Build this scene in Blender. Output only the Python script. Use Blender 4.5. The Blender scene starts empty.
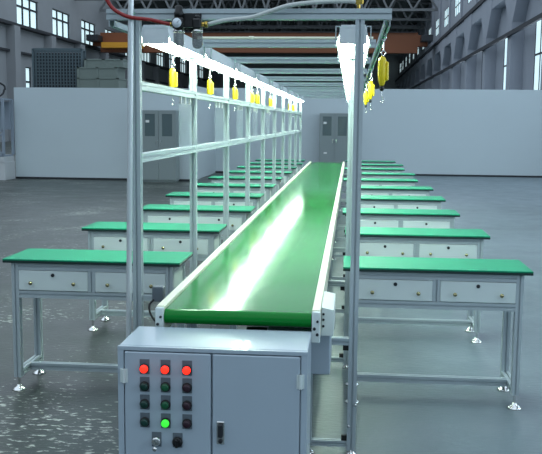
import bpy, math, random
from mathutils import Vector, Matrix
random.seed(7)
S = bpy.context.scene
COL = S.collection
PI = math.pi

# ------------------------------------------------------------------ materials
def lin(c):
    return tuple(((x/255)/12.92 if x/255 <= .04045 else ((x/255+.055)/1.055)**2.4) for x in c)
def mat(name, rgb, rough=.5, metal=0., noise=0., scale=8., bump=0., coat=0., spec=.5, detail=3.):
    m = bpy.data.materials.new(name); m.use_nodes = True
    nt = m.node_tree; b = nt.nodes['Principled BSDF']
    c = lin(rgb) + (1,)
    b.inputs['Base Color'].default_value = c
    b.inputs['Roughness'].default_value = rough
    b.inputs['Metallic'].default_value = metal
    b.inputs['Specular IOR Level'].default_value = spec
    b.inputs['Coat Weight'].default_value = coat
    tc = nt.nodes.new('ShaderNodeTexCoord')
    nz = nt.nodes.new('ShaderNodeTexNoise'); nz.inputs['Scale'].default_value = scale
    nz.inputs['Detail'].default_value = detail
    nt.links.new(tc.outputs['Object'], nz.inputs['Vector'])
    mx = nt.nodes.new('ShaderNodeMix'); mx.data_type = 'RGBA'
    k = max(noise, .03)
    mx.inputs[6].default_value = tuple(max(0, v*(1-k)) for v in c[:3]) + (1,)
    mx.inputs[7].default_value = tuple(min(1, v*(1+k)) for v in c[:3]) + (1,)
    nt.links.new(nz.outputs['Fac'], mx.inputs[0])
    nt.links.new(mx.outputs[2], b.inputs['Base Color'])
    if bump:
        bp = nt.nodes.new('ShaderNodeBump'); bp.inputs['Strength'].default_value = bump
        bp.inputs['Distance'].default_value = .01
        nt.links.new(nz.outputs['Fac'], bp.inputs['Height'])
        nt.links.new(bp.outputs['Normal'], b.inputs['Normal'])
    return m
def emit(name, rgb, strength, base=None):
    m = mat(name, base or rgb, .4)
    b = m.node_tree.nodes['Principled BSDF']
    b.inputs['Emission Color'].default_value = lin(rgb) + (1,)
    b.inputs['Emission Strength'].default_value = strength
    return m

M = dict(
    alu=mat('anodised_aluminium', (172,184,188), .4, .1, .05, 20),
    pipe=mat('polished_pipe', (214,222,224), .28, .35),
    steel=mat('bright_chrome', (225,225,222), .12, 1.),
    panel=mat('light_grey_steel_sheet', (208,220,218), .42, 0, .04, 4),
    cab=mat('grey_blue_powder_coat', (166,181,192), .3, 0, .04, 3, coat=.25),
    top=mat('green_bench_mat', (2,134,98), .55, 0, .08, 14, spec=.3),
    edge=mat('dark_green_edging', (12,44,40), .5),
    rail=mat('cream_painted_rail', (226,228,204), .4),
    black=mat('black_plastic', (9,10,11), .45),
    dark=mat('dark_steel', (44,48,52), .5, .3),
    rubber=mat('black_cable_rubber', (20,20,22), .55),
    yellow=mat('yellow_enamel', (232,206,30), .35, 0, .05, 20),
    brass=mat('brass', (190,160,80), .25, 1.),
    knob=mat('dull_brass_knob', (176,168,128), .25, 1.),
    hose=mat('pale_grey_hose', (188,194,190), .4),
    red=mat('red_hose', (140,24,24), .4),
    hood=mat('pale_lamp_housing', (206,214,218), .4),
    tube=emit('lit_fluorescent_tube', (232,255,236), 43.),
    glass=emit('bright_daylit_pane', (205,232,238), .9),
    mull=mat('dark_window_bars', (36,42,50), .6),
    wallp=mat('white_partition_paint', (186,199,203), .7, 0, .04, .6),
    brick=mat('pale_hall_plaster', (148,154,163), .85, 0, .12, .5),
    plaster=mat('grey_hall_plaster', (138,142,145), .85, 0, .12, .5),
    roof=mat('dark_roof_sheet', (92,98,100), .8, 0, .15, .6),
    truss=mat('dark_truss_steel', (108,112,114), .7),
    ledge=mat('dark_crane_rail', (38,42,48), .7),
    crane=mat('orange_brown_crane_paint', (122,70,40), .6, 0, .1, .5),
    cyellow=mat('yellow_crane_paint', (214,150,36), .6),
    file=mat('grey_file_cabinet_paint', (128,140,140), .45, 0, .03, 3),
    fglass=mat('dark_cabinet_glass', (84,100,102), .2),
    paper=mat('white_paper', (228,230,228), .7),
    cage=mat('dark_mesh_steel', (78,94,100), .6, .2),
    crate=mat('pale_green_crate_paint', (108,120,114), .7, 0, .08, 2),
    redon=emit('lit_red_lens', (255,40,24), 2.2),
    greenon=emit('lit_green_lens', (60,235,60), .9),
    green=mat('green_button', (16,84,52), .3),
    dgreen=mat('dark_green_button', (14,54,46), .3),
    purple=mat('dark_maroon_button', (46,24,36), .3),
    plate=mat('button_nameplate', (96,106,114), .4),
    dial=mat('white_gauge_dial', (215,225,232), .3),
    base=mat('white_concrete', (186,190,192), .8, 0, .05, 3),
    pale=mat('pale_blue_sheet', (134,146,158), .6),
)
# clear filter bowl
def translucent(name, rgb, alpha, rough=.2):
    m = mat(name, rgb, rough); b = m.node_tree.nodes['Principled BSDF']
    b.inputs['Alpha'].default_value = alpha
    return m
M['bowl'] = translucent('smoky_clear_bowl', (96,104,104), .6)
M['strip'] = translucent('pale_translucent', (170,182,192), .22, .3)

def belt_mat():
    m = mat('glossy_green_pvc_belt', (5,116,40), .2, 0, .05, 1.2)
    b = m.node_tree.nodes['Principled BSDF']; nt = m.node_tree
    b.inputs['Specular IOR Level'].default_value = .2; b.inputs['Coat Roughness'].default_value = .12
    nz = nt.nodes.new('ShaderNodeTexNoise'); nz.inputs['Scale'].default_value = 2.5
    tc = nt.nodes.new('ShaderNodeTexCoord'); nt.links.new(tc.outputs['Object'], nz.inputs['Vector'])
    mr = nt.nodes.new('ShaderNodeMapRange'); mr.inputs[3].default_value = .10; mr.inputs[4].default_value = .17
    nt.links.new(nz.outputs['Fac'], mr.inputs[0]); nt.links.new(mr.outputs[0], b.inputs['Roughness'])
    return m
M['belt'] = belt_mat()

def floor_mat():
    m = bpy.data.materials.new('worn_painted_concrete'); m.use_nodes = True
    nt = m.node_tree; b = nt.nodes['Principled BSDF']; L = nt.links.new
    tc = nt.nodes.new('ShaderNodeTexCoord')
    def noise(scale, detail, sx=1., sy=1., loc=(0,0,0)):
        mp = nt.nodes.new('ShaderNodeMapping'); mp.inputs['Scale'].default_value = (sx, sy, 1)
        mp.inputs['Location'].default_value = loc
        L(tc.outputs['Object'], mp.inputs['Vector'])
        n = nt.nodes.new('ShaderNodeTexNoise'); n.inputs['Scale'].default_value = scale
        n.inputs['Detail'].default_value = detail; n.inputs['Roughness'].default_value = .6
        L(mp.outputs[0], n.inputs['Vector']); return n
    def ramp(src, a, b_, ca, cb):
        r = nt.nodes.new('ShaderNodeValToRGB')
        r.color_ramp.elements[0].position = a; r.color_ramp.elements[1].position = b_
        r.color_ramp.elements[0].color = ca; r.color_ramp.elements[1].color = cb
        L(src, r.inputs[0]); return r
    n1 = noise(.5, 4); n2 = noise(3., 6)
    base = ramp(n1.outputs['Fac'], .3, .7, lin((35,43,38))+(1,), lin((52,60,55))+(1,))
    dirt = ramp(n2.outputs['Fac'], .35, .65, lin((31,38,33))+(1,), lin((58,66,61))+(1,))
    mx = nt.nodes.new('ShaderNodeMix'); mx.data_type = 'RGBA'; mx.inputs[0].default_value = .5
    L(base.outputs[0], mx.inputs[6]); L(dirt.outputs[0], mx.inputs[7])
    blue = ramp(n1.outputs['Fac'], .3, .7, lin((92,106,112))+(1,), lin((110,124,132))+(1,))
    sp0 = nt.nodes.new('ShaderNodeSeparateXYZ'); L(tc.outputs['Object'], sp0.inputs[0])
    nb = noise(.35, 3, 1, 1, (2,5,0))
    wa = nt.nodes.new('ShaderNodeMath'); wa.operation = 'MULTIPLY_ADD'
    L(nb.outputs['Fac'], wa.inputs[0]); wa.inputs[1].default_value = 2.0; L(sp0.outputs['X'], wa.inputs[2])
    side_tone = nt.nodes.new('ShaderNodeMapRange'); side_tone.inputs[1].default_value = -.6; side_tone.inputs[2].default_value = 1.6  # base turns from dark olive at left to blue-grey at right
    L(wa.outputs[0], side_tone.inputs[0])
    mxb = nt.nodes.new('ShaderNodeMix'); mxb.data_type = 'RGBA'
    L(side_tone.outputs[0], mxb.inputs[0]); L(mx.outputs[2], mxb.inputs[6]); L(blue.outputs[0], mxb.inputs[7])
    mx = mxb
    # scraped pale flakes, denser to the left of the line
    fl = noise(24., 5, .7, 1.5, (3,1,0)); patch = noise(.9, 2, 1, 1, (7,2,0))
    sp = nt.nodes.new('ShaderNodeSeparateXYZ'); L(tc.outputs['Object'], sp.inputs[0])
    side = nt.nodes.new('ShaderNodeMapRange'); side.inputs[1].default_value = .6; side.inputs[2].default_value = -1.0
    side.inputs[3].default_value = .0; side.inputs[4].default_value = .13
    L(sp.outputs['X'], side.inputs[0])
    ad = nt.nodes.new('ShaderNodeMath'); ad.operation = 'MULTIPLY_ADD'
    L(patch.outputs['Fac'], ad.inputs[0]); ad.inputs[1].default_value = .5; L(fl.outputs['Fac'], ad.inputs[2])
    ad2 = nt.nodes.new('ShaderNodeMath'); ad2.operation = 'ADD'; L(ad.outputs[0], ad2.inputs[0]); L(side.outputs[0], ad2.inputs[1])
    fr0 = nt.nodes.new('ShaderNodeMapRange'); fr0.inputs[1].default_value = 1.0; fr0.inputs[2].default_value = 1.06
    L(ad2.outputs[0], fr0.inputs[0]); fr = fr0
    mx2 = nt.nodes.new('ShaderNodeMix'); mx2.data_type = 'RGBA'
    L(fr.outputs[0], mx2.inputs[0]); L(mx.outputs[2], mx2.inputs[6]); mx2.inputs[7].default_value = lin((176,182,172))+(1,)
    L(mx2.outputs[2], b.inputs['Base Color']); b.inputs['Specular IOR Level'].default_value = .35
    rr = nt.nodes.new('ShaderNodeMapRange'); rr.inputs[3].default_value = .22; rr.inputs[4].default_value = .5
    L(n2.outputs['Fac'], rr.inputs[0]); L(rr.outputs[0], b.inputs['Roughness'])
    bp = nt.nodes.new('ShaderNodeBump'); bp.inputs['Strength'].default_value = .25; bp.inputs['Distance'].default_value = .01
    L(fl.outputs['Fac'], bp.inputs['Height']); L(bp.outputs['Normal'], b.inputs['Normal'])
    return m
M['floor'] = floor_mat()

# ------------------------------------------------------------------ mesh builder
class MB:
    def __init__(s): s.v = []; s.f = []; s.m = []; s.sm = []; s.mi = 0
    def add(s, vs, fs, smooth=False):
        o = len(s.v); s.v += [tuple(v) for v in vs]
        for f in fs: s.f.append(tuple(i+o for i in f)); s.m.append(s.mi); s.sm.append(smooth)
        return s
    def box(s, x0, x1, y0, y1, z0, z1):
        vs = [(x,y,z) for z in (z0,z1) for y in (y0,y1) for x in (x0,x1)]
        return s.add(vs, [(0,2,3,1),(4,5,7,6),(0,1,5,4),(2,6,7,3),(0,4,6,2),(1,3,7,5)])
    def bbox(s, x0, x1, y0, y1, z0, z1, b=.004):
        """box with chamfered edges"""
        vs = []; 
        X, Y, Z = (x0,x1), (y0,y1), (z0,z1); sg = (1,-1)
        idx = {}
        for i in (0,1):
            for j in (0,1):
                for k in (0,1):
                    for a in range(3):
                        p = [X[i]+sg[i]*b, Y[j]+sg[j]*b, Z[k]+sg[k]*b]
                        p[a] = (X[i],Y[j],Z[k])[a]
                        idx[i,j,k,a] = len(vs); vs.append(p)
        fs = []
        for a in range(3):
            o = [q for q in range(3) if q != a]
            for side in (0,1):
                q = []
                for u,w in ((0,0),(1,0),(1,1),(0,1)):
                    t = [0,0,0]; t[a] = side; t[o[0]] = u; t[o[1]] = w; q.append(idx[t[0],t[1],t[2],a])
                fs.append(tuple(q))
            for u in (0,1):
                for w in (0,1):
                    t0 = [0,0,0]; t1 = [0,0,0]; t0[a] = 0; t1[a] = 1
                    for t in (t0,t1): t[o[0]] = u; t[o[1]] = w
                    fs.append((idx[tuple(t0)+(o[0],)], idx[tuple(t1)+(o[0],)], idx[tuple(t1)+(o[1],)], idx[tuple(t0)+(o[1],)]))
        for i in (0,1):
            for j in (0,1):
                for k in (0,1): fs.append((idx[i,j,k,0], idx[i,j,k,1], idx[i,j,k,2]))
        return s.add(vs, fs)
    def _frame(s, p0, p1):
        d = (Vector(p1)-Vector(p0)).normalized()
        u = Vector((0,0,1)) if abs(d.z) < .9 else Vector((1,0,0))
        a = u.cross(d).normalized(); b = d.cross(a).normalized(); return a, b
    def prism(s, p0, p1, poly, smooth=False):
        a, b = s._frame(p0, p1); n = len(poly); p0, p1 = Vector(p0), Vector(p1)
        vs = [p0+a*x+b*y for x,y in poly] + [p1+a*x+b*y for x,y in poly]
        fs = [(i,(i+1)%n,n+(i+1)%n,n+i) for i in range(n)]
        o = len(s.f); s.add(vs, fs, smooth); s.add(vs, [tuple(range(n))[::-1], tuple(range(n,2*n))])
        return s
    def cyl(s, p0, p1, r, n=16): 
        return s.prism(p0, p1, [(r*math.cos(2*PI*i/n), r*math.sin(2*PI*i/n)) for i in range(n)], True)
    def prof(s, p0, p1, w=.04, slot=.008, dep=.008):
        h = w/2; q = slot/2; side = [(-h,-h),(-q,-h),(-q,-h+dep),(q,-h+dep),(q,-h)]
        poly = []
        for k in range(4):
            c, n = round(math.cos(k*PI/2)), round(math.sin(k*PI/2))
            poly += [(c*x-n*y, n*x+c*y) for x,y in side]
        return s.prism(p0, p1, poly)
    def lathe(s, pts, c=(0,0,0), axis='z', n=20):
        """pts: (radius, height)"""
        vs = []; 
        for r,h in pts:
            for i in range(n):
                x, y = r*math.cos(2*PI*i/n), r*math.sin(2*PI*i/n)
                p = {'z':(x,y,h),'y':(x,h,y),'x':(h,x,y)}[axis]
                vs.append((c[0]+p[0], c[1]+p[1], c[2]+p[2]))
        fs = [(k*n+i, k*n+(i+1)%n, (k+1)*n+(i+1)%n, (k+1)*n+i) for k in range(len(pts)-1) for i in range(n)]
        m = len(pts)-1
        s.add(vs, fs + [tuple(range(n))[::-1], tuple(m*n+i for i in range(n))], True); return s
    def tube(s, pts, r, n=10, sub=6):
        P = [Vector(p) for p in pts]; path = []
        if len(P) > 2 and sub > 1:
            for i in range(len(P)-1):
                a = P[i-1] if i else P[0]*2-P[1]; b, c = P[i], P[i+1]; d = P[i+2] if i+2 < len(P) else P[-1]*2-P[-2]
                for k in range(sub):
                    t = k/sub
                    path.append(.5*((2*b)+(c-a)*t+(2*a-5*b+4*c-d)*t*t+(3*b-a-3*c+d)*t**3))
            path.append(P[-1])
        else: path = P
        vs = []; up = None
        for i,p in enumerate(path):
            d = (path[min(i+1,len(path)-1)]-path[max(i-1,0)]).normalized()
            if up is None: up = Vector((0,0,1)) if abs(d.z) < .9 else Vector((1,0,0))
            a = up.cross(d).normalized(); b = d.cross(a).normalized(); up = b
            vs += [p+a*(r*math.cos(2*PI*k/n))+b*(r*math.sin(2*PI*k/n)) for k in range(n)]
        m = len(path)-1
        fs = [(j*n+k, j*n+(k+1)%n, (j+1)*n+(k+1)%n, (j+1)*n+k) for j in range(m) for k in range(n)]
        s.add(vs, fs + [tuple(range(n))[::-1], tuple(m*n+k for k in range(n))], True); return s
    def build(s, name, mats, parent=None, loc=(0,0,0), label=None, kind=None):
        me = bpy.data.meshes.new(name); me.from_pydata(s.v, [], s.f)
        for m in (mats if isinstance(mats, (list,tuple)) else [mats]): me.materials.append(m)
        me.polygons.foreach_set('material_index', s.m); me.polygons.foreach_set('use_smooth', s.sm)
        import bmesh
        bm = bmesh.new(); bm.from_mesh(me); bmesh.ops.recalc_face_normals(bm, faces=bm.faces); bm.to_mesh(me); bm.free()
        me.update()
        o = bpy.data.objects.new(name, me); COL.objects.link(o); o.location = loc
        if parent: o.parent = parent
        if label: o['label'] = label
        if kind: o['kind'] = kind
        return o

def thing(name, label, cat, loc=(0,0,0), group=None):
    o = bpy.data.objects.new(name, None); COL.objects.link(o); o.location = loc; o.empty_display_size = .1
    o['label'] = label; o['category'] = cat
    if group: o['group'] = group
    return o
def tag(o, label, cat, group=None):
    o['label'] = label; o['category'] = cat
    if group: o['group'] = group
    return o
def dup(root, loc, label):
    def rec(o, par):
        c = o.copy(); COL.objects.link(c)
        if par: c.parent = par
        for ch in kids[o.name]: rec(ch, c)
        return c
    kids = {}
    def scan(o):
        kids[o.name] = list(o.children)
        for ch in o.children: scan(ch)
    scan(root)
    r = rec(root, None); r.location = loc; r['label'] = label; return r
def struct(o): o['kind'] = 'structure'; return o
ORD = ['first','second','third','fourth','fifth','sixth','seventh','eighth','ninth','tenth']

# ------------------------------------------------------------------ measured layout (metres)
P0, PITCH, N = 3.865, 1.4194, 10
py = [P0+PITCH*i for i in range(N)]
XL, XR, XR0 = -.9585, .002, .030
ZB0, ZB1 = 1.954, 2.0

# ------------------------------------------------------------------ setting: hall
WL, WR, YN, YF, ZR = -23., 7.4, -6., 140., 13.
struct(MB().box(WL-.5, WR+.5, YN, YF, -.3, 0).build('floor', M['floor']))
GRID, WB = 7.3, 36.95                                  # far edges of the windows repeat every bay
# right wall: piers, sill, spandrel bands around two rows of windows
wr = MB(); k0, k1 = -5, 14
edges = [WB+GRID*k for k in range(k0, k1+1)]
wr.box(WR, WR+.4, YN, YF, 0, 1.6); wr.box(WR, WR+.4, YN, YF, 5.7, 9.2); wr.box(WR, WR+.4, YN, YF, 10.6, ZR)
prev = YN
for e in edges:
    a = max(e-4.2, YN)
    if a > prev: wr.box(WR, WR+.4, prev, a, 1.6, 5.7); wr.box(WR, WR+.4, prev, a, 9.2, 10.6)
    prev = e
wr.box(WR, WR+.4, prev, YF, 1.6, 5.7); wr.box(WR, WR+.4, prev, YF, 9.2, 10.6)
struct(wr.build('wall_right', M['brick']))
wn = 0
def window(x, y0, y1, z0, z1, cols, tr, q=.1, t=.07):
    global wn; wn += 1
    w = MB().box(x-.01, x+.01, y0, y1, z0, z1).build('window_%d' % wn, M['glass']); struct(w)
    f = MB()
    for i in range(cols+1):
        y = y0+(y1-y0)*i/cols; f.box(x-q, x+q, y-t, y+t, z0, z1)
    for z in (z0, z0+(z1-z0)*tr, z1): f.box(x-q+.005, x+q-.005, y0, y1, z-t, z+t)
    f.build('frame', M['mull'], w)
for e in edges:
    if e-4.2 > YN and e < YF:
        window(WR+.04, e-4.2, e, 1.6, 5.7, 4, .66, .035, .04)
        window(WR+.04, e-4.2, e, 9.2, 10.6, 4, .5, .035, .04)
# right pillars with corbels, crane rail beams
for k in range(-3, 14):
    y = 32.0+GRID*k
    p = MB().box(6.85, WR, y, y+.9, 0, 5.9)
    pts = [(y,5.9),(y-1.3,7.2),(y-1.3,7.9),(y+2.2,7.9),(y+2.2,7.2),(y+.9,5.9)]
    p.add([(x,a,b) for x in (6.87,WR) for a,b in pts], [(0,1,2,3,4,5),(11,10,9,8,7,6)]+[(q,(q+1)%6,6+(q+1)%6,6+q) for q in range(6)])
    p.box(7.28, WR, y+.1, y+.8, 7.95, ZR)
    struct(p.build('trim_%d' % (k+4), M['brick']))
struct(MB().box(6.8, WR, YN, YF, 7.9, 8.12).build('trim_21', M['ledge']))
struct(MB().box(6.9, WR-.02, YN, YF, 7.2, 7.88).build('trim_20', M['brick']))
struct(MB().box(6.72, 6.84, YN, YF, 5.3, 5.48).build('trim_22', M['ledge']))
# left wall
wl = MB(); LW = [(y, y+4.2) for y in [59.2-7.25*j for j in range(8,0,-1)] + [59.2+7.25*j for j in range(0,11)]]
wl.box(WL-.4, WL, YN, YF, 0, 2.6); wl.box(WL-.4, WL, YN, YF, 5.2, 7.95); wl.box(WL-.4, WL, YN, YF, 10.0, ZR)
prev = YN; prv2 = YN
for a, b in LW:
    wl.box(WL-.4, WL, prev, a, 7.95, 10.0); prev = b
    wl.box(WL-.4, WL, prv2, a+1.4, 2.6, 5.2); prv2 = a+2.6
wl.box(WL-.4, WL, prev, YF, 7.95, 10.0); wl.box(WL-.4, WL, prv2, YF, 2.6, 5.2)
struct(wl.build('wall_left', M['plaster']))
for a, b in LW:
    if b > 40:
        window(WL-.2, a, b, 7.95, 10.0, 3, .66)
        window(WL-.2, a+1.4, a+2.6, 2.6, 5.2, 1, .6)
struct(MB().box(WL, WL+.5, YN, YF, 7.72, 7.92).build('trim_23', M['ledge']))
struct(MB().box(WL, WL+.25, YN, YF, 6.0, 6.14).build('trim_24', M['ledge']))
for j in range(-1, 12):
    y = 57.2+7.25*j
    struct(MB().box(WL, WL+.6, y, y+1.0, 0, 7.72).build('trim_%d' % (30+j), M['plaster']))
struct(MB().box(WL-.4, WR+.4, YN-.4, YN, 0, 5.5).build('wall_front_unseen', M['wallp']))  # unseen end wall, added to cut light from behind and bounce some back
struct(MB().box(WL, WR, YF, YF+.4, 0, ZR+2.2).build('wall_back', M['plaster']))
YR0 = 83.
xm = (WL+WR)/2
rf = MB()
rf.add([(WL-.4,YR0,ZR),(xm,YR0,ZR+2.2),(WR+.4,YR0,ZR),(WR+.4,YF,ZR),(xm,YF,ZR+2.2),(WL-.4,YF,ZR),
        (WL-.4,YR0,ZR+.3),(xm,YR0,ZR+2.5),(WR+.4,YR0,ZR+.3),(WR+.4,YF,ZR+.3),(xm,YF,ZR+2.5),(WL-.4,YF,ZR+.3)],
       [(0,1,4,5),(1,2,3,4),(6,11,10,7),(7,10,9,8),(0,6,7,1),(1,7,8,2),(5,4,10,11),(4,3,9,10),(0,5,11,6),(2,8,9,3)])
struct(rf.build('ceiling', M['roof']))
for j in range(5,14):
    y = 35.5+GRID*j; t = MB(); n = 14; zb = 11.3
    zt = lambda x: ZR-.05+2.2*(1-abs(x-xm)/(WR-xm))
    t.box(WL, WR, y-.1, y+.1, zb, zb+.22)
    for i in range(n):
        xa = WL+(WR-WL)*i/n; xb = WL+(WR-WL)*(i+1)/n; xc = (xa+xb)/2
        t.prism((xa,y,zb+.1),(xc,y,zt(xc)-.1),[(-.08,-.08),(.08,-.08),(.08,.08),(-.08,.08)])
        t.prism((xc,y,zt(xc)-.1),(xb,y,zb+.1),[(-.08,-.08),(.08,-.08),(.08,.08),(-.08,.08)])
        t.prism((xa,y,zt(xa)-.1),(xb,y,zt(xb)-.1),[(-.1,-.1),(.1,-.1),(.1,.1),(-.1,.1)])
    o = t.build('trim_%d' % (50+j), M['truss']); struct(o)
# white partition in front of the hall
XW = -3.95
struct(MB().box(-8.53, XW, 21.62, 21.74, 0, 2.31).build('wall_partition_left', M['wallp']))
struct(MB().box(XW-.12, XW, 21.74, 25.4, 0, 2.4).build('wall_partition_return', M['wallp']))
struct(MB().box(XW-.12, WR-.6, 25.4, 25.52, 0, 2.47).build('wall_partition_right', M['wallp']))
struct(MB().box(-8.53, XW+.02, 21.6, 21.62, 0, .05).build('baseboard_left', M['dark']))
struct(MB().box(XW, WR-.6, 25.38, 25.4, 0, .05).build('baseboard_right', M['dark']))

# ------------------------------------------------------------------ overhead crane
cr = thing('overhead_crane', 'orange brown overhead travelling crane spanning the hall above the partition', 'crane', (-8,75,8.15))
MB().box(-13.6, 13.4, -.5, .5, -.85, .8).box(-14.3,-13.6,-.5,.5,-.3,.6).box(13.4,14.2,-.5,.5,-.3,.6).build('girder', M['crane'], cr)
MB().box(-14.4,-13.4,-2.,2.,0,.5).build('end_truck', M['dark'], cr)
MB().box(13.6,14.5,-2.,2.,0.02,.5).build('end_truck', M['dark'], cr)
MB().box(-13.2,-9.8,-1.6,-.6,-.55,-.1).build('walkway', M['cyellow'], cr, label='yellow walkway box on the crane')
MB().box(-9.2,13.2,-.75,-.55,.8,.86).box(-9.2,13.2,-.75,-.71,1.3,1.36).build('handrail', M['dark'], cr)

# ------------------------------------------------------------------ things behind and beside the partition
cg = thing('mesh_cage', 'tall dark wire mesh cage rising behind the white partition, under the hall windows', 'cage', (-9.16,27,0))
f = MB(); w, d, h = .78, .16, 3.7
for x in (-w,w):
    for y in (-d,d): f.box(x-.03,x+.03,y-.03,y+.03,0,h)
for z in (.05,1.25,2.45,h-.03):
    f.box(-w,w,-d-.03,-d+.03,z-.03,z+.03); f.box(-w,w,d-.03,d+.03,z-.03,z+.03)
    f.box(-w-.03,-w+.03,-d,d,z-.03,z+.03); f.box(w-.03,w+.03,-d,d,z-.03,z+.03)
f.build('frame', M['cage'], cg)
g = MB()
for i in range(1,16):
    x = -w+2*w*i/16; g.box(x-.018,x+.018,-d-.018,-d+.012,0,h)
for i in range(1,38): g.box(-w,w,-d-.012,-d+.012,i*.1-.016,i*.1+.016)
for i in range(1,4):
    y = -d+2*d*i/4
    for x in (-w,w): g.box(x-.012,x+.012,y-.012,y+.012,0,h)
g.build('mesh_panel', M['cage'], cg)
MB().bbox(-w+.06,w-.06,-d+.06,d-.04,.08,h-.12,.02).build('stored_goods', M['dark'], cg)
def crate(x0,x1,z0,z1,label,y=27.):
    c = thing('crate', label, 'crate', ((x0+x1)/2,y,z0), 'crates behind the partition'); w=(x1-x0)/2; h=z1-z0
    b = MB(); b.box(-w+.02,w-.02,-.48,.48,0,h-.03); b.build('box_body', M['crate'], c)
    l = MB().box(-w,w,-.5,.5,h-.04,h); 
    for x in (-w+.05,0,w-.05): l.box(x-.04,x+.04,-.5,-.48,0,h)
    l.build('lid', M['crate'], c)
crate(-8.42,-7.1,0,2.45,'large pale crate standing on the floor behind the white partition')
crate(-8.45,-7.12,2.45,2.80,'pale green crate just above the partition edge, lowest one in view')
crate(-8.45,-7.16,2.80,3.12,'pale green crate in the middle of the stack behind the partition')
crate(-8.22,-6.98,3.12,3.37,'flat pale green crate set back on top of the stack behind the partition')
# steel rack at the left end of the partition
rk = thing('equipment_rack', 'pale blue steel rack with crossed side bars left of the white partition', 'rack', (-9.17,21.22,0))
r = MB()
for x in (-.7,.62): 
    for y in (-.3,.3): r.box(x-.03,x+.03,y-.03,y+.03,.62,2.0)
r.box(-.7,.62,-.33,-.27,.6,.66).box(-.7,.62,-.33,-.27,1.2,1.25).box(-.7,.62,-.3,.3,.58,.62)
for sgn in (1,-1):
    for a in (-.7,-.04): r.prism((a,-.3,.9-.27*sgn),(a+.66,-.3,.9+.27*sgn),[(-.015,-.015),(.015,-.015),(.015,.015),(-.015,.015)])
r.build('frame', M['pale'], rk)
MB().box(-.68,.6,.2,.26,1.25,1.95).build('back_panel', M['pale'], rk)
MB().bbox(.44,.66,-.34,.3,0,.45).bbox(-.75,-.53,-.34,.3,0,.45).bbox(-.8,.64,-.36,.32,.45,.58).build('plinth', M['base'], rk)
MB().box(-.7,.62,-.3,.3,1.98,2.02).build('shelf', M['pale'], rk)
cb = MB()
for i in range(7):
    cx = -.45+i*.14+random.uniform(-.04,.04); rr = random.uniform(.13,.2); z = rr+.0
    cb.tube([(cx+rr*math.cos(2*PI*k/12), -.1+random.uniform(-.12,.12), z+rr*math.sin(2*PI*k/12)) for k in range(13)], .025, 8, 3)
tag(cb.build('cable_coil', M['dark'], None, (-9.17,21.22,2.045)), 'tangle of dark coiled cables on top of the pale blue rack', 'cable')
# file cabinets
def filing(x, y, label):
    c = thing('file_cabinet', label, 'cabinet', (x,y,0), 'file cabinets against the partition')
    b = MB().box(-.43,.43,-.2,.22,.04,1.76).box(-.41,.41,-.18,.2,0,.04).build('body', M['file'], c)
    for s in (-1,1):
        xa, xb = (-.425,-.004) if s < 0 else (.004,.425)
        d = MB()
        d.box(xa,xa+.085,-.225,-.2,1.13,1.67).box(xb-.085,xb,-.225,-.2,1.13,1.67).box(xa,xb,-.225,-.2,.06,1.13).box(xa,xb,-.225,-.2,1.67,1.74)
        dd = d.build('door', M['file'], c)
        MB().box(xa+.08,xb-.08,-.215,-.205,1.12,1.68).build('glass_pane', M['fglass'], dd)
        MB().box(s*.05-.012,s*.05+.012,-.24,-.2252,.93,1.03).build('handle', M['steel'], dd)
    MB().box(-.32,-.23,-.222,-.2155,1.46,1.52).build('paper_tag', M['paper'], c)
    MB().box(-.30,-.21,-.23,-.2255,.62,.66).build('paper_tag', M['paper'], c)
    return c
filing(-4.69, 21.3, 'grey two-door file cabinet with glazed upper doors, seen through the left posts')
filing(-.46, 25.1, 'grey two-door file cabinet with glazed upper doors, beyond the far end of the belt')

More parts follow.
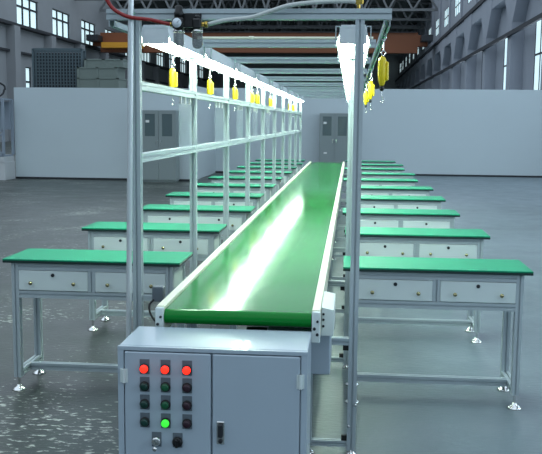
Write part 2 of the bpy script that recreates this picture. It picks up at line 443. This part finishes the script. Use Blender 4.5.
# ------------------------------------------------------------------ workbenches
BW, BD = .99, .40
def make_bench():
    t = thing('workbench', '', 'table', (0,0,0), 'green-topped workbenches beside the conveyor')
    hw = BW/2
    MB().bbox(-hw,hw,0,BD,.741,.75,.002).build('tabletop', M['top'], t, label='green mat surface of the bench top')
    MB().bbox(-hw,hw,0,BD,.728,.741,.002).build('edging', M['edge'], t, label='thin dark edging under the green mat')
    lx, ya, yb = hw-.062, .04, BD-.04
    for x in (-lx,lx):
        for y in (ya,yb):
            l = MB().prof((x,y,.075),(x,y,.727)).build('leg', M['alu'], t)
            MB().cyl((x,y,.02),(x,y,.075),.007,10).lathe([(.040,0),(.040,.005),(.026,.013),(.013,.024),(.012,.03)],(x,y,0)).build('levelling_foot', M['steel'], l, label='chrome levelling foot')
    b = MB()
    for z in (.707,.551):
        b.prof((-lx+.02,ya,z),(lx-.02,ya,z)); b.prof((-lx+.02,yb,z),(lx-.02,yb,z))
    for x in (-lx,lx): b.prof((x,ya+.02,.551),(x,yb-.02,.551)); b.prof((x,ya+.02,.707),(x,yb-.02,.707))
    b.prof((0,ya,.572),(0,ya,.686))
    b.build('apron_frame', M['alu'], t)
    s = MB()
    for x in (-lx,lx): s.prof((x,ya+.02,.097),(x,yb-.02,.097))
    s.prof((-lx+.02,.19,.097),(lx-.02,.19,.097))
    s.build('stretcher', M['alu'], t)
    for x in (-1,1): MB().box(min(x*(lx+.012),x*(lx+.004)),max(x*(lx+.012),x*(lx+.004)),ya+.021,yb-.021,.573,.686).build('side_panel', M['panel'], t)
    for s_ in (-1,1):
        c = s_*(lx)/2; h = lx/2-.021
        d = MB(); d.bbox(c-h,c+h,ya-.024,ya-.012,.574,.684,.003); d.box(c-h+.01,c+h-.01,ya-.012,yb-.03,.59,.675)
        d = d.build('drawer', M['panel'], t)
        for q in (-.62,.62):
            MB().lathe([(.004,-.0),(.004,-.012),(.010,-.016),(.011,-.022),(.007,-.027)],(c+q*h,ya-.024,.618),'y',12).build('knob', M['knob'], d)
        MB().lathe([(.010,0),(.010,-.004),(.008,-.005)],(c,ya-.024,.662),'y',12).build('lock', M['dark'], d)
    return t
Y1 = 4.578
cxl, cxr = (-1.895-.908)/2, (-.025+.962)/2
jl = [0,0,.06,0,0,-.02,.02,0,.03,0]; jr = [.0,.0,-.03,0,.01,-.06,.01,-.065,0,-.07]
bench = make_bench()
def blabel(side, i):
    if i == 0: return 'green-topped two-drawer workbench %s the conveyor, nearest the control cabinet' % ('left of' if side=='left' else 'right of')
    if i == 9: return 'green-topped workbench last and farthest in the row on the %s of the belt' % side
    return 'green-topped two-drawer workbench, %s from the control cabinet in the %s row' % (ORD[i], side)
first = True
for side, cx, jit in (('left',cxl,jl),('right',cxr,jr)):
    for i in range(10):
        loc = (cx+jit[i], Y1+PITCH*i, 0)
        if first: bench.location = loc; bench['label'] = blabel(side,i); first = False
        else: dup(bench, loc, blabel(side,i))

# ------------------------------------------------------------------ conveyor
cv = thing('belt_conveyor', 'long green flat belt conveyor with cream side rails running down the hall', 'conveyor', (-.44,3.4,0))
hb, L_ = .298, 13.23                                     # half belt width, length
R_ = .030; zt = .752
prof = []
for k in range(13):
    a = PI/2+PI*k/12; prof.append((R_+R_*math.cos(a), zt-R_+R_*math.sin(a)))
for k in range(13):
    a = -PI/2+PI*k/12; prof.append((L_-R_+R_*math.cos(a), zt-R_+R_*math.sin(a)))
bl = MB(); n = len(prof)
vs = [(-hb,y,z) for y,z in prof]+[(hb,y,z) for y,z in prof]
bl.add(vs, [(i,(i+1)%n,n+(i+1)%n,n+i) for i in range(n)], True)
bo = bl.build('belt', M['belt'], cv)
MB().cyl((-hb,R_+.004,zt-R_),(hb,R_+.004,zt-R_),R_-.004,20).build('front_roller', M['dark'], cv)
MB().cyl((-hb,L_-R_,zt-R_),(hb,L_-R_,zt-R_),R_-.004,20).build('end_roller', M['dark'], cv)
MB().box(-hb,hb,.07,L_-.07,zt-.05,zt-.006).build('slider_bed', M['panel'], cv)
for s in (-1,1):
    xa, xb = sorted((s*(hb+.002), s*(hb+.036)))
    MB().bbox(xa,xb,.02,L_,.65,.766,.003).build('side_rail', M['rail'], cv, label='cream painted side rail')
    p = MB().bbox(xa,xb,-.004,.019,.637,.762,.003).build('end_plate', M['panel'], cv)
    xm_ = (xa+xb)/2
    for z in (.725,.695,.672):
        x = xm_+.006*(1 if z!=.695 else -1)
        MB().cyl((x,-.012,z),(x,-.004,z),.006 if z<.72 else .005,10).build('bolt', M['dark'], p)
# guard box at the front right of the rail
gd = MB(); ga, gb = hb+.038, hb+.088
gd.add([(ga,.09,.762),(gb,.09,.752),(gb,.09,.645),(ga,.09,.645),(ga,.44,.762),(gb,.44,.752),(gb,.44,.645),(ga,.44,.645)],
       [(0,3,2,1),(4,5,6,7),(0,1,5,4),(1,2,6,5),(2,3,7,6),(3,0,4,7)])
g_ = gd.build('chain_guard', M['panel'], cv)
for z in (.735,.712,.685): MB().cyl((ga+.008,.084,z),(ga+.008,.09,z),.005,8).build('bolt', M['dark'], g_)
MB().bbox(.10,hb+.075,.16,.55,.46,.632,.004).build('motor_housing', M['cab'], cv)
MB().cyl((.0,.35,.54),(.1,.35,.54),.07,20).build('motor', M['dark'], cv)
for i in range(10):
    y = py[i]-3.4+(.0 if i < 9 else -.06)
    for s in (-1,1):
        x = s*(hb-.03)
        l = MB().prof((x,y,.05),(x,y,.649)).build('leg', M['alu'], cv)
        MB().cyl((x,y,.02),(x,y,.05),.007,8).lathe([(.035,0),(.035,.005),(.02,.014),(.012,.022)],(x,y,0)).build('levelling_foot', M['steel'], l)
    MB().prof((-hb+.05,y,.53),(hb-.05,y,.53)).build('cross_member', M['alu'], cv)

# ------------------------------------------------------------------ frame of posts and beams along the line
fr = thing('workstation_frame', 'aluminium frame of posts, rails and crossbeams standing along both sides of the belt', 'frame', (XL,P0,0))
ox, oy = XL, P0
for i,y in enumerate(py):
    yy = y-oy
    xr = (XR0 if i == 0 else XR)
    for x,bolts in ((0,i==0),(xr-ox,i==0)):
        q = MB().prof((x,yy,.022),(x,yy,ZB0)).build('post', M['alu'], fr)
        MB().lathe([(.026,0),(.026,.005),(.014,.012),(.012,.022)],(x,yy,0)).build('levelling_foot', M['steel'], q)
    MB().prof((-.128,yy,(ZB0+ZB1)/2),(xr-ox+.135,yy,(ZB0+ZB1)/2),.046).build('crossbeam', M['alu'], fr)
    # rungs between conveyor legs and posts
    for z in (.53,.05):
        b = MB().prof((-.155-ox,yy,z),(xr-ox-.021,yy,z),.032) if z > .1 else MB().prof((-.155-ox,yy,z),(xr-ox-.021,yy,z),.028)
        rg = b.build('rung', M['alu'], fr)
        zz = z-.016 if z > .1 else z+.014
        MB().box(xr-ox-.046,xr-ox-.0205,yy-.008,yy+.008,min(zz,zz+(.026 if z<.1 else -.026)),max(zz,zz+(.026 if z<.1 else -.026))).build('corner_bracket', M['black'], rg)
    MB().prof((.021,yy,.53),(-.724-ox,yy,.53),.032).build('rung', M['alu'], fr)
for z in (1.668,1.343):
    for i in range(9):
        MB().prof((0,py[i]-oy+.021,z),(0,py[i+1]-oy-.021,z)).build('rail', M['alu'], fr)
def track(x):
    t = MB(); y0, y1 = -.02, py[-1]-oy+.02; z1 = ZB0-.0005
    t.box(x-.014,x+.014,y0,y1,z1-.003,z1); t.box(x-.014,x-.010,y0,y1,z1-.026,z1); t.box(x+.010,x+.014,y0,y1,z1-.026,z1)
    t.box(x-.014,x-.005,y0,y1,z1-.029,z1-.026); t.box(x+.005,x+.014,y0,y1,z1-.029,z1-.026)
    t.build('balancer_track', M['alu'], fr)
XTL, XTR = -1.062, .146
track(XTL-ox); track(XTR-.012-ox+.012)
# corner brackets and bolts on the front right post
x = XR0-ox
for z in (.24,.14): MB().lathe([(.007,0),(.007,-.008),(.004,-.010)],(x+(.015 if z==.24 else -.015),-.0205,z),'y',8).build('bolt', M['steel'], fr)
# ------------------------------------------------------------------ lamps
def make_lamp(l):
    t = thing('fluorescent_lamp', '', 'lamp', (0,0,0), 'lit fluorescent lamps between the posts')
    h = MB()
    pts = [(-.082,-.082),(-.058,-.012),(-.058,0),(.058,0),(.058,-.012),(.082,-.082),(.078,-.082),(.054,-.014),(-.054,-.014),(-.078,-.082)]
    n = len(pts); h.add([(x,.0,z) for x,z in pts]+[(x,l,z) for x,z in pts], [(i,(i+1)%n,n+(i+1)%n,n+i) for i in range(n)])
    for y in (0,l):
        h.add([(x,y,z) for x,z in pts], [(0,1,8,9),(1,2,3,4,7,8),(4,5,6,7)])
    h.build('housing', M['hood'], t)
    for x in (-.045,.045):
        MB().cyl((x,.03,-.070),(x,l-.03,-.070),.017,14).build('tube', M['tube'], t, label='lit white fluorescent tube')
    for y in (.012,l-.012): MB().box(-.065,.065,y-.01,y+.01,-.088,-.012).build('tube_holder', M['hood'], t)
    for y in (.12,l-.12):
        MB().box(-.088,-.083,y-.015,y+.015,-.09,.002).box(.083,.088,y-.015,y+.015,-.09,.002).box(-.088,.088,y-.015,y+.015,.002,.006).build('bracket', M['alu'], t)
    return t
lamp0 = make_lamp(1.01); lamp1 = make_lamp(PITCH-.06); f0 = f1 = True
for side, x in (('left',XL),('right',XR)):
    for i in range(9):
        lab = 'lit fluorescent lamp over the %s posts, %s from the control cabinet' % (side, ORD[i])
        loc = (x, py[i]+(.38 if i == 0 else .03), 1.975)
        src, fst = (lamp0, f0) if i == 0 else (lamp1, f1)
        if fst:
            src.location = loc; src['label'] = lab
            if i == 0: f0 = False
            else: f1 = False
        else: dup(src, loc, lab)

# ------------------------------------------------------------------ spring balancers
def make_bal():
    t = thing('spring_balancer', '', 'tool balancer', (0,0,0), 'yellow spring balancers hanging from the tracks')
    MB().lathe([(.008,-.112),(.016,-.120),(.0195,-.135),(.0205,-.19),(.018,-.225),(.012,-.242),(.008,-.25)],(-.004,0,0),'z',16)\
        .bbox(.010,.027,-.013,.013,-.225,-.135,.006).build('body', M['yellow'], t)
    MB().cyl((0,0,-.006),(0,0,.012),.008,10).tube([(0,0,-.006),(.011,0,-.024),(0,0,-.042),(-.009,0,-.03)],.003,8,5).cyl((0,0,-.042),(0,0,-.085),.0025,8)\
        .tube([(0,0,-.082),(.010,0,-.095),(0,0,-.112)],.003,8,5).tube([(0,0,-.082),(-.010,0,-.095),(0,0,-.112)],.003,8,5).build('top_hook', M['steel'], t)
    MB().lathe([(.008,-.249),(.010,-.254),(.010,-.266),(.005,-.274)],(-.004,0,0),'z',12).build('stopper', M['black'], t)
    MB().cyl((-.004,0,-.273),(-.004,0,-.30),.002,8).tube([(-.004,0,-.298),(.006,0,-.31),(.002,0,-.327),(-.010,0,-.323)],.0025,8,5).build('tool_hook', M['steel'], t)
    return t
bal = make_bal(); first = True
for side, x, ys in (('left',XTL,[5.18,6.55,7.97,9.33,9.88,11.5,15.05,16.1]),('right',XTR,[4.22,6.7,8.8])):
    for i,y in enumerate(ys):
        lab = 'yellow spring balancer on the %s track, %s from the front crossbeam' % (side, ORD[i])
        loc = (x,y,1.936)
        if first: bal.location = loc; bal['label'] = lab; first = False
        else: dup(bal, loc, lab)

# ------------------------------------------------------------------ pale clear strips hanging under the upper rail
def make_strip():
    t = thing('pale_strip', '', 'document holder', (0,0,0), 'clear strips under the upper rail')
    MB().box(-.002,.002,-.2,.2,-.32,-.03).build('sheet', M['strip'], t)
    for y in (-.15,-.02,.13): MB().box(-.006,.006,y-.012,y+.012,-.04,0).build('clip', M['paper'], t)
    return t
sl = make_strip(); first = True
for i, yc in enumerate([5.03,6.33,7.52,8.75,10.1]):
    lab = 'pale clear sleeve hanging under the upper left rail, %s from the front' % ORD[i]
    if first: sl.location = (XL,yc,1.648); sl['label'] = lab; first = False
    else: dup(sl, (XL,yc,1.648), lab)

# ------------------------------------------------------------------ control cabinet
X0, X1, CY0, CY1, CZ = -.838, -.139, 3.07, 3.372, .69
cc = thing('control_cabinet', 'grey steel control cabinet with lit red buttons standing before the belt', 'control cabinet', ((X0+X1)/2,CY0,0))
w = (X1-X0)/2; dy = CY1-CY0
b = MB()
b.bbox(-w,w,.004,dy,.06,CZ,.004)
b.build('body', M['cab'], cc)
fb = MB()   # raised front frame around the doors
fb.box(-w,w,-.012,.004,.655+.02,CZ-.001).box(-w,-w+.022,-.012,.004,.06,.676).box(w-.022,w,-.012,.004,.06,.676).box(-w,w,-.012,.004,.06,.085)
fb.build('front_frame', M['cab'], cc)
MB().box(-w+.02,w-.02,.03,dy-.02,0,.06).build('plinth', M['dark'], cc)
dl = MB().bbox(-w+.026,-.003+.0,-.016,.0035,.09,.670,.003).build('door', M['cab'], cc)
dr = MB().bbox(.004,w-.026,-.016,.0035,.09,.670,.003).build('door', M['cab'], cc)
for d, x in ((dl,-w+.024),(dr,w-.024)):
    for z in (.58,.18): MB().cyl((x,-.02,z-.026),(x,-.02,z+.026),.007,12).box(x-.014,x+.014,-.0175,-.0125,z-.026,z+.026).build('hinge', M['panel'], d)
hx = -.454-(X0+X1)/2
hd = MB().bbox(hx-.015,hx+.015,-.021,-.0162,.333,.42,.002).build('handle', M['steel'], dr, label='upright chrome latch handle')
hk = MB(); hk.mi = 0
hk.bbox(hx-.009,hx+.009,-.034,-.021,.362,.412,.003).lathe([(.008,0),(.008,-.006),(.004,-.007)],(hx,-.021,.347),'y',12)
hk.build('latch', M['dark'], dr)
cxs = [-.736+.4885, -.658+.4885, -.578+.4885]; czs = [.611,.544,.477,.408]
rows = [('redon','redon','redon'),('dgreen','green','purple'),('dgreen','green','purple'),('dgreen','greenon','purple')]
for r_,z in enumerate(czs):
    for c_,x in enumerate(cxs):
        k = rows[r_][c_]
        MB().bbox(x-.018,x+.018,-.0185,-.016,z-.022,z+.034,.0008).build('nameplate', M['plate'], dl)
        nm = 'pilot_light' if r_ == 0 else 'push_button'
        q = MB(); q.lathe([(.0185,0),(.0185,-.006),(.016,-.008),(.0145,-.008)],(x,-.0186,z),'y',20); q.mi = 1
        q.lathe([(.0145,-.008),(.0145,-.015),(.011,-.018),(.004,-.019)],(x,-.0186,z),'y',20)
        q.build(nm, [M['black'] if k not in ('redon',) else M['dark'], M[k]], dl, label={'redon':'glowing red round pilot light','greenon':'glowing green round push button'}.get(k))
x, z = -.693+.4885, .336
MB().bbox(x-.018,x+.018,-.0185,-.016,z-.022,z+.034,.0008).build('nameplate', M['plate'], dl)
MB().lathe([(.017,0),(.017,-.01),(.012,-.013)],(x,-.0186,z),'y',18).box(x-.002,x+.002,-.05,-.03,z-.016,z+.012).lathe([(.008,-.05),(.008,-.053)],(x,-.0,z-.02),'y',14).build('key_switch', M['steel'], dl, label='silver key switch with the key in it')
x = -.614+.4885
MB().bbox(x-.018,x+.018,-.0185,-.016,z-.022,z+.034,.0008).build('nameplate', M['plate'], dl)
MB().lathe([(.0195,0),(.0195,-.008),(.015,-.012)],(x,-.0186,z),'y',18).bbox(x-.005,x+.005,-.046,-.030,z-.015,z+.015,.002).build('selector_knob', M['black'], dl, label='black rotary selector knob')

# ------------------------------------------------------------------ air supply
ap = MB().cyl((-.9995,3.808,0.004),(-.93,3.808,4.2),.0125,16)
tag(ap.build('air_pipe', M['pipe'], None), 'upright round silver pipe strapped to the front left post', 'pipe')
AR = (-.715,3.815,1.93)
ar = thing('air_regulator', 'black air filter regulator unit with round gauge and two bowls on the front crossbeam', 'air regulator', AR)
MB().bbox(-.063,-.018,-.025,.025,-.022,.028,.006).bbox(.022,.06,-.025,.025,-.020,.024,.006).box(-.02,.025,-.014,.014,-.014,.014).bbox(-.055,.055,.02,.026,-.02,.05,.002).build('body', M['black'], ar)
MB().lathe([(.02,.028),(.021,.05),(.017,.056),(.017,.075),(.012,.079)],(-.041,0,0),'z',16).build('adjusting_knob', M['black'], ar)
MB().lathe([(.013,.024),(.013,.034),(.008,.04)],(.041,0,0),'z',14).build('adjusting_knob', M['black'], ar)
ga_ = MB().lathe([(.025,-.026),(.025,-.042),(.022,-.044)],(-.041,0,.002),'y',24).build('gauge', M['black'], ar)
MB().lathe([(.0205,-.0442),(.0205,-.0452)],(-.041,0,.002),'y',24).build('dial', M['dial'], ga_)
MB().prism((-.041,-.046,.002),(-.030,-.046,.013),[(-.001,-.0005),(.001,-.0005),(.001,.0005),(-.001,.0005)]).build('needle', M['black'], ga_)
for x, nm in ((-.041,'filter_bowl'),(.041,'lubricator_bowl')):
    MB().lathe([(.020,-.022),(.023,-.026),(.023,-.085),(.019,-.098),(.008,-.104)],(x,0,0),'z',20).build(nm, M['bowl'], ar, label='smoky clear bowl of the air unit')
    MB().lathe([(.0245,-.024),(.0245,-.034)],(x,0,0),'z',20).build('bowl_ring', M['steel'], ar)
MB().cyl((.058,0,0),(.075,0,0),.010,12).lathe([(.014,0),(.014,.012)],(.074,0,0),'x',6).build('fitting', M['brass'], ar, label='brass hose fitting')
MB().cyl((-.078,0,0),(-.06,0,0),.010,12).build('fitting', M['brass'], ar)
hs = MB().tube([(-.628,3.815,1.93),(-.55,3.812,1.947),(-.442,3.81,1.958),(-.36,3.81,1.983),(-.27,3.812,2.010),(-.142,3.83,2.026),(-.03,3.85,2.032),(.008,3.86,2.030)],.0095,12)
tag(hs.build('air_hose', M['hose'], None), 'pale grey air hose curving from the regulator over the front crossbeam', 'hose')
bv = thing('ball_valve', 'small brass hose valve on top of the front crossbeam above the right post', 'valve', (.022,3.862,2.0005))
MB().bbox(-.013,.02,-.012,.012,.018,.042,.003).cyl((0,0,0),(0,0,.02),.008,12).build('valve_body', M['brass'], bv)
MB().box(-.016,.03,-.004,.004,.044,.048).cyl((.004,0,.04),(.004,0,.046),.004,8).build('lever', M['red'], bv)
rh = MB().tube([(-1.09,3.79,2.22),(-1.078,3.79,2.07),(-1.05,3.79,2.005),(-1.005,3.785,1.972),(-.955,3.784,1.955),(-.88,3.80,1.948),(-.82,3.812,1.935),(-.794,3.815,1.93)],.0085,12)
tag(rh.build('air_hose', M['red'], None), 'red air hose drooping past the front left post into the regulator', 'hose')
pp = MB().cyl((-.93,5.27,2.0085),(.12,5.27,2.0085),.008,12).lathe([(.011,0),(.011,.03)],(-.62,5.27,2.0085),'x',12)
tag(pp.build('air_pipe', M['rail'], None), 'thin cream pipe lying along the top of the second crossbeam', 'pipe')
# socket box with its cable beside the belt
sb = thing('socket_box', 'small grey socket box with a black cable beside the belt front, left side', 'socket box', (-.862,3.865,.0))
MB().bbox(-.028,.024,-.02,.02,.69,.76,.004).build('box_body', M['plate'], sb)
MB().box(-.075,-.028,-.004,.004,.70,.716).build('mounting_arm', M['alu'], sb)
MB().tube([(-.02,-.02,.70),(-.035,-.04,.68),(-.03,-.055,.65),(-.005,-.07,.615),(.04,-.07,.58),(.06,-.06,.45)],.005,8).build('cable', M['rubber'], sb)

# ------------------------------------------------------------------ camera
f_, yaw, pitch, roll, Hc = 869.88, .0899766, .1206897, .0096476, 1.51383
cd = bpy.data.cameras.new('camera'); cam = bpy.data.objects.new('camera', cd); COL.objects.link(cam); S.camera = cam
cd.sensor_fit = 'HORIZONTAL'; cd.sensor_width = 36; cd.lens = f_/542*36; cd.clip_end = 400; cd.clip_start = .05
fw = Vector((-math.sin(yaw)*math.cos(pitch), math.cos(yaw)*math.cos(pitch), -math.sin(pitch)))
rt = Vector((math.cos(yaw), math.sin(yaw), 0)); up = rt.cross(fw)
c, s = math.cos(roll), math.sin(roll)
r2 = rt*c+up*s; u2 = up*c-rt*s
R = Matrix((r2, u2, -fw)).transposed().to_4x4(); R.translation = (0,0,Hc); cam.matrix_world = R

# ------------------------------------------------------------------ light
wd = bpy.data.worlds.new('daylight'); S.world = wd; wd.use_nodes = True
bg = wd.node_tree.nodes['Background']; bg.inputs[0].default_value = (.70,.83,.97,1); bg.inputs[1].default_value = 1.38
def area(name, loc, rot, sx, sy, power, rgb):
    l = bpy.data.lights.new(name, 'AREA'); l.shape = 'RECTANGLE'; l.size = sx; l.size_y = sy; l.energy = power; l.color = rgb
    o = bpy.data.objects.new(name, l); COL.objects.link(o); o.location = loc; o.rotation_euler = rot; return o
# lamps added at the right windows, near ones unseen, to brighten the right floor
for e in edges:
    if 0 < e < 60: area('window_daylight', (WR-.05, e-2.1, 3.7), (0, PI/2, 0), 4.0, 4.2, 160, (.72,.85,1.))
S.view_settings.view_transform = 'Standard'; S.view_settings.look = 'None'
S.view_settings.exposure = 0; S.view_settings.gamma = 1
S.cycles.use_denoising = True; S.cycles.max_bounces = 8; S.cycles.sample_clamp_indirect = 6
